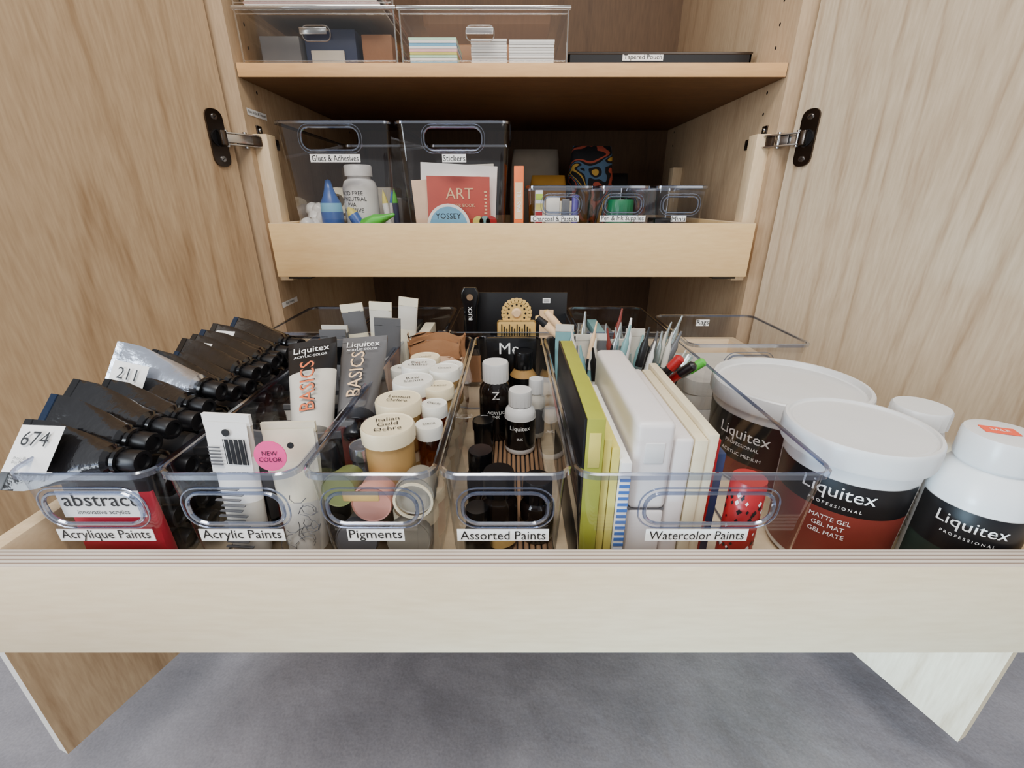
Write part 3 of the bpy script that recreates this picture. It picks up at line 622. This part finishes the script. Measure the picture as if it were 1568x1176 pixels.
mb.box(.042,.056,.872,.885,z,.018,WHT,.001); mb.box(.0425,.0555,.8713,.8718,-.05,-.018,REDP); mb.box(.0425,.0555,.8712,.8717,-.016,-.004,YEL); mb.box(.0425,.0555,.8712,.8717,.002,.012,M_('lime',(170,200,60),.5))
mb.box(.062,.088,.880,.90,z,.008,LGR,.002); mb.box(.092,.106,.878,.893,z,.004,GRY,.002)
for k in range(3): mb.lathe([(0,0),(.006,0),(.006,.10),(.0062,.10),(.0062,.112),(0,.112)],T(.116+.002*k,.88+.018*k,z),[WHT,PURP,INK,PURP,PURP],16)
mb.box(.046,.12,.93,1.02,z,.0,CRM,.002)
mb.build()
mb=MB('ink_jars')
bottle(mb,.205,.905,z,.026,.105,.024,.03,M_('green_cap',(22,104,66),.35),M_('green_cap',(22,104,66),.35),PAP); jar(mb,.185,.975,z,.02,.06,BLK,BLK); jar(mb,.222,.96,z,.018,.07,WHT,BLK); jar(mb,.172,.885,z,.012,.05,DARK,BLK)
mb.build()
mb=MB('miniature_boxes'); mb.box(.266,.30,.88,.93,z,-.03,BLKM,.002); mb.box(.303,.335,.885,.95,z,-.04,DKB,.002); mb.build()
def pouch(name,x,y,w,h,d,m1,pat,base_z=-.104,rz=0):
    mb=MB(name); rings=[];n=32
    for t in range(11):
        q=t/10; zz=h*q; k=math.sin(pi*min(1,.12+q*.86))**.45; a=w/2*(.8+.2*k); b=d/2*k
        rings.append([(a*math.copysign(abs(math.cos(2*pi*j/n))**.7,math.cos(2*pi*j/n))*(1+U(-.02,.02)),b*math.copysign(abs(math.sin(2*pi*j/n))**.8,math.sin(2*pi*j/n))*(1+U(-.05,.05)),zz) for j in range(n)])
    mb.loft(rings,pat if pat else m1,T(x,y,base_z)@RZ(rz)); return mb.build(80)
def patm():
    m,nt,b=base('colourful_fabric'); tc=N(nt,'ShaderNodeTexCoord'); v=N(nt,'ShaderNodeTexNoise'); v.inputs['Scale'].default_value=12; v.inputs['Detail'].default_value=.5; v.inputs['Distortion'].default_value=1.5
    nt.links.new(tc.outputs['Object'],v.inputs['Vector']); r=N(nt,'ShaderNodeValToRGB'); r.color_ramp.interpolation='CONSTANT'
    e=r.color_ramp.elements; e[0].color=s2l((20,20,24))+(1,); e[1].position=.42; e[1].color=s2l((180,80,60))+(1,)
    for p,c in((.47,(20,20,24)),(.52,(80,110,140)),(.56,(24,22,26)),(.6,(200,160,70)),(.64,(20,20,22))):
        x=e.new(p); x.color=s2l(c)+(1,)
    nt.links.new(v.outputs['Fac'],r.inputs['Fac']); nt.links.new(r.outputs['Color'],b.inputs['Base Color']); b.inputs['Roughness'].default_value=.8; return m
pouch('patterned_pouch',.192,1.20,.11,.225,.07,None,patm(),rz=8)
pouch('mustard_pouch',.086,1.16,.090,.160,.06,M_('mustard_cloth',(186,134,48),.8,bump=.4),None)
pouch('grey_pouch',.060,1.27,.13,.225,.05,M_('grey_cloth',(150,140,126),.8,bump=.4),None)
pouch('black_pouch',.262,1.275,.09,.17,.05,M_('black_cloth',(24,22,24),.8,bump=.4),None)
# ------------------------------------------------------------------ top shelf boxes
CLB=clear('clear_drawer_plastic',(.94,.925,.90),.05,.45)
def sbox(x0,x1,y0,y1,z0,z1,hx):
    mb=MB('clear_stacking_drawer')
    def q(a,b,c,d): mb.add([a,b,c,d],[(0,1,2,3)],CLB)
    q((x0,y0,z0),(x0,y1,z0),(x0,y1,z1),(x0,y0,z1)); q((x1,y0,z0),(x1,y1,z0),(x1,y1,z1),(x1,y0,z1)); q((x0,y1,z0),(x1,y1,z0),(x1,y1,z1),(x0,y1,z1)); q((x0,y0,z0),(x1,y0,z0),(x1,y1,z0),(x0,y1,z0))
    q((x0,y0,z0),(x1,y0,z0),(x1,y0,z1),(x0,y0,z1))
    mb.box(x0-.002,x1+.002,y0-.004,y0+.002,z1-.001,z1+.004,RIMN,.001)
    q((x0,y0+.002,z1+.002),(x1,y0+.002,z1+.002),(x1,y1,z1+.002),(x0,y1,z1+.002))
    for a in((x0+.004,y0-.0005,z0+.003),(x0+.004,y0-.0005,z1-.006)): mb.sweep([(a[0],a[1],a[2]),(x1-.004,a[1],a[2])],.0009,RIMN,False)
    for xx in(x0+.002,x1-.002): mb.sweep([(xx,y0,z0),(xx,y0,z1)],.0014,RIMN,False)
    mb.box(hx-.021,hx+.021,y0-.014,y0,.2450,.2465,RIMN,.0006); mb.box(hx-.021,hx+.021,y0-.014,y0-.0125,.238,.2465,RIMN,.0006)
    mb.sweep(stadium(hx,.2425,.044,.02,lambda z:y0-.0008),.0009,RIMN)
    return mb.build()
sbox(-.430,-.181,.852,1.20,.2035,.273,-.3065); sbox(-.176,.089,.852,1.20,.2035,.273,-.05)
sbox(-.430,-.181,.852,1.20,.278,.354,-.3065)
mb=MB('note_card_stacks')
for x0,x1,h,cs in((-.165,-.088,.035,[LBL,PAP,M_('mint',(190,230,200),.6),YEL,M_('rose_paper',(236,184,184),.6),PAP]),(-.066,-.008,.033,[PAP,WHT]),(-.005,.068,.032,[PAP,WHT])):
    n=9
    for k in range(n): mb.box(x0+U(0,.001),x1-U(0,.001),.862+U(0,.001),.95,.2060+h*k/n,.2060+h*(k+.85)/n,cs[k%len(cs)])
mb.build()
mb=MB('boxed_card_sets'); mb.box(-.345,-.26,.90,1.1,.206,.262,DKB,.001); mb.box(-.415,-.35,.89,1.1,.206,.25,GRY,.001); mb.box(-.25,-.2,.90,1.1,.206,.255,TAN,.001); mb.box(-.335,-.28,.895,.899,.206,.232,LGR,.001); mb.build()
mb=MB('leather_cases'); mb.box(-.16,.07,.97,1.15,.206,.262,TAN,.008); mb.build()
mb=MB('paper_sheets')
for k in range(8): mb.box(-.42+U(0,.01),-.20-U(0,.01),.862,1.1,.2805+k*.0028,.2828+k*.0028,[PAP,M_('rose_paper',(236,184,184),.6),LGR,GRY][k%4])
mb.build()
mb=MB('black_wire_tray')
x0,x1,y0,y1,z0,z1=.10,.425,.95,1.25,.2035,.242
mb.box(x0,x1,y0,y1,z0,z0+.003,BLKM)
for f in((x0,x1,y0,y0+.003,z0,z1),(x0,x1,y1-.003,y1,z0,z1),(x0,x0+.003,y0,y1,z0,z1),(x1-.003,x1,y0,y1,z0,z1)): mb.box(*f,BLKM)
mb.sweep([(x0,y0,z1),(x1,y0,z1),(x1,y1,z1),(x0,y1,z1)],.002,NIK)
mb.label('Tapered Pouch',.232,.9485,.2350,.072,.009)
mb.build()
# ------------------------------------------------------------------ lights
w=bpy.data.worlds.new('world'); bpy.context.scene.world=w; w.use_nodes=True
bg=w.node_tree.nodes['Background']; bg.inputs[0].default_value=(.93,.95,1,1); bg.inputs[1].default_value=.60
def area(name,loc,tgt,sx,sy,pw,col,spread=180):
    l=bpy.data.lights.new(name,'AREA'); l.shape='RECTANGLE'; l.size=sx; l.size_y=sy; l.energy=pw; l.color=col; l.spread=math.radians(spread)
    o=bpy.data.objects.new(name,l); o.location=loc; o.rotation_euler=(Vector(tgt)-Vector(loc)).to_track_quat('-Z','Y').to_euler(); bpy.context.scene.collection.objects.link(o)
area('ceiling_light',(-.1,-.35,2.35),(0,.5,.6),1.4,.5,44,(1,.96,.90))
area('window_light',(-2.2,-1.3,1.2),(.6,.6,.7),1.2,1.6,68,(.82,.91,1))
area('low_door_fill',(-1.4,-.9,.14),(.62,.52,.26),.3,.25,5,(.50,.78,1),24)  # extra narrow lamp added to cast cool light on the lower right door
area('window_light_far',(1.6,-2.0,1.6),(-.2,.7,.8),1.2,1.4,12,(1,.97,.93))
# ------------------------------------------------------------------ camera
c=bpy.data.cameras.new('camera'); c.sensor_width=36; c.lens=680/1568*36; c.clip_start=.01
o=bpy.data.objects.new('camera',c); o.location=(0,0,H); o.rotation_euler=(math.radians(90-22.4),0,0); bpy.context.scene.collection.objects.link(o); bpy.context.scene.camera=o
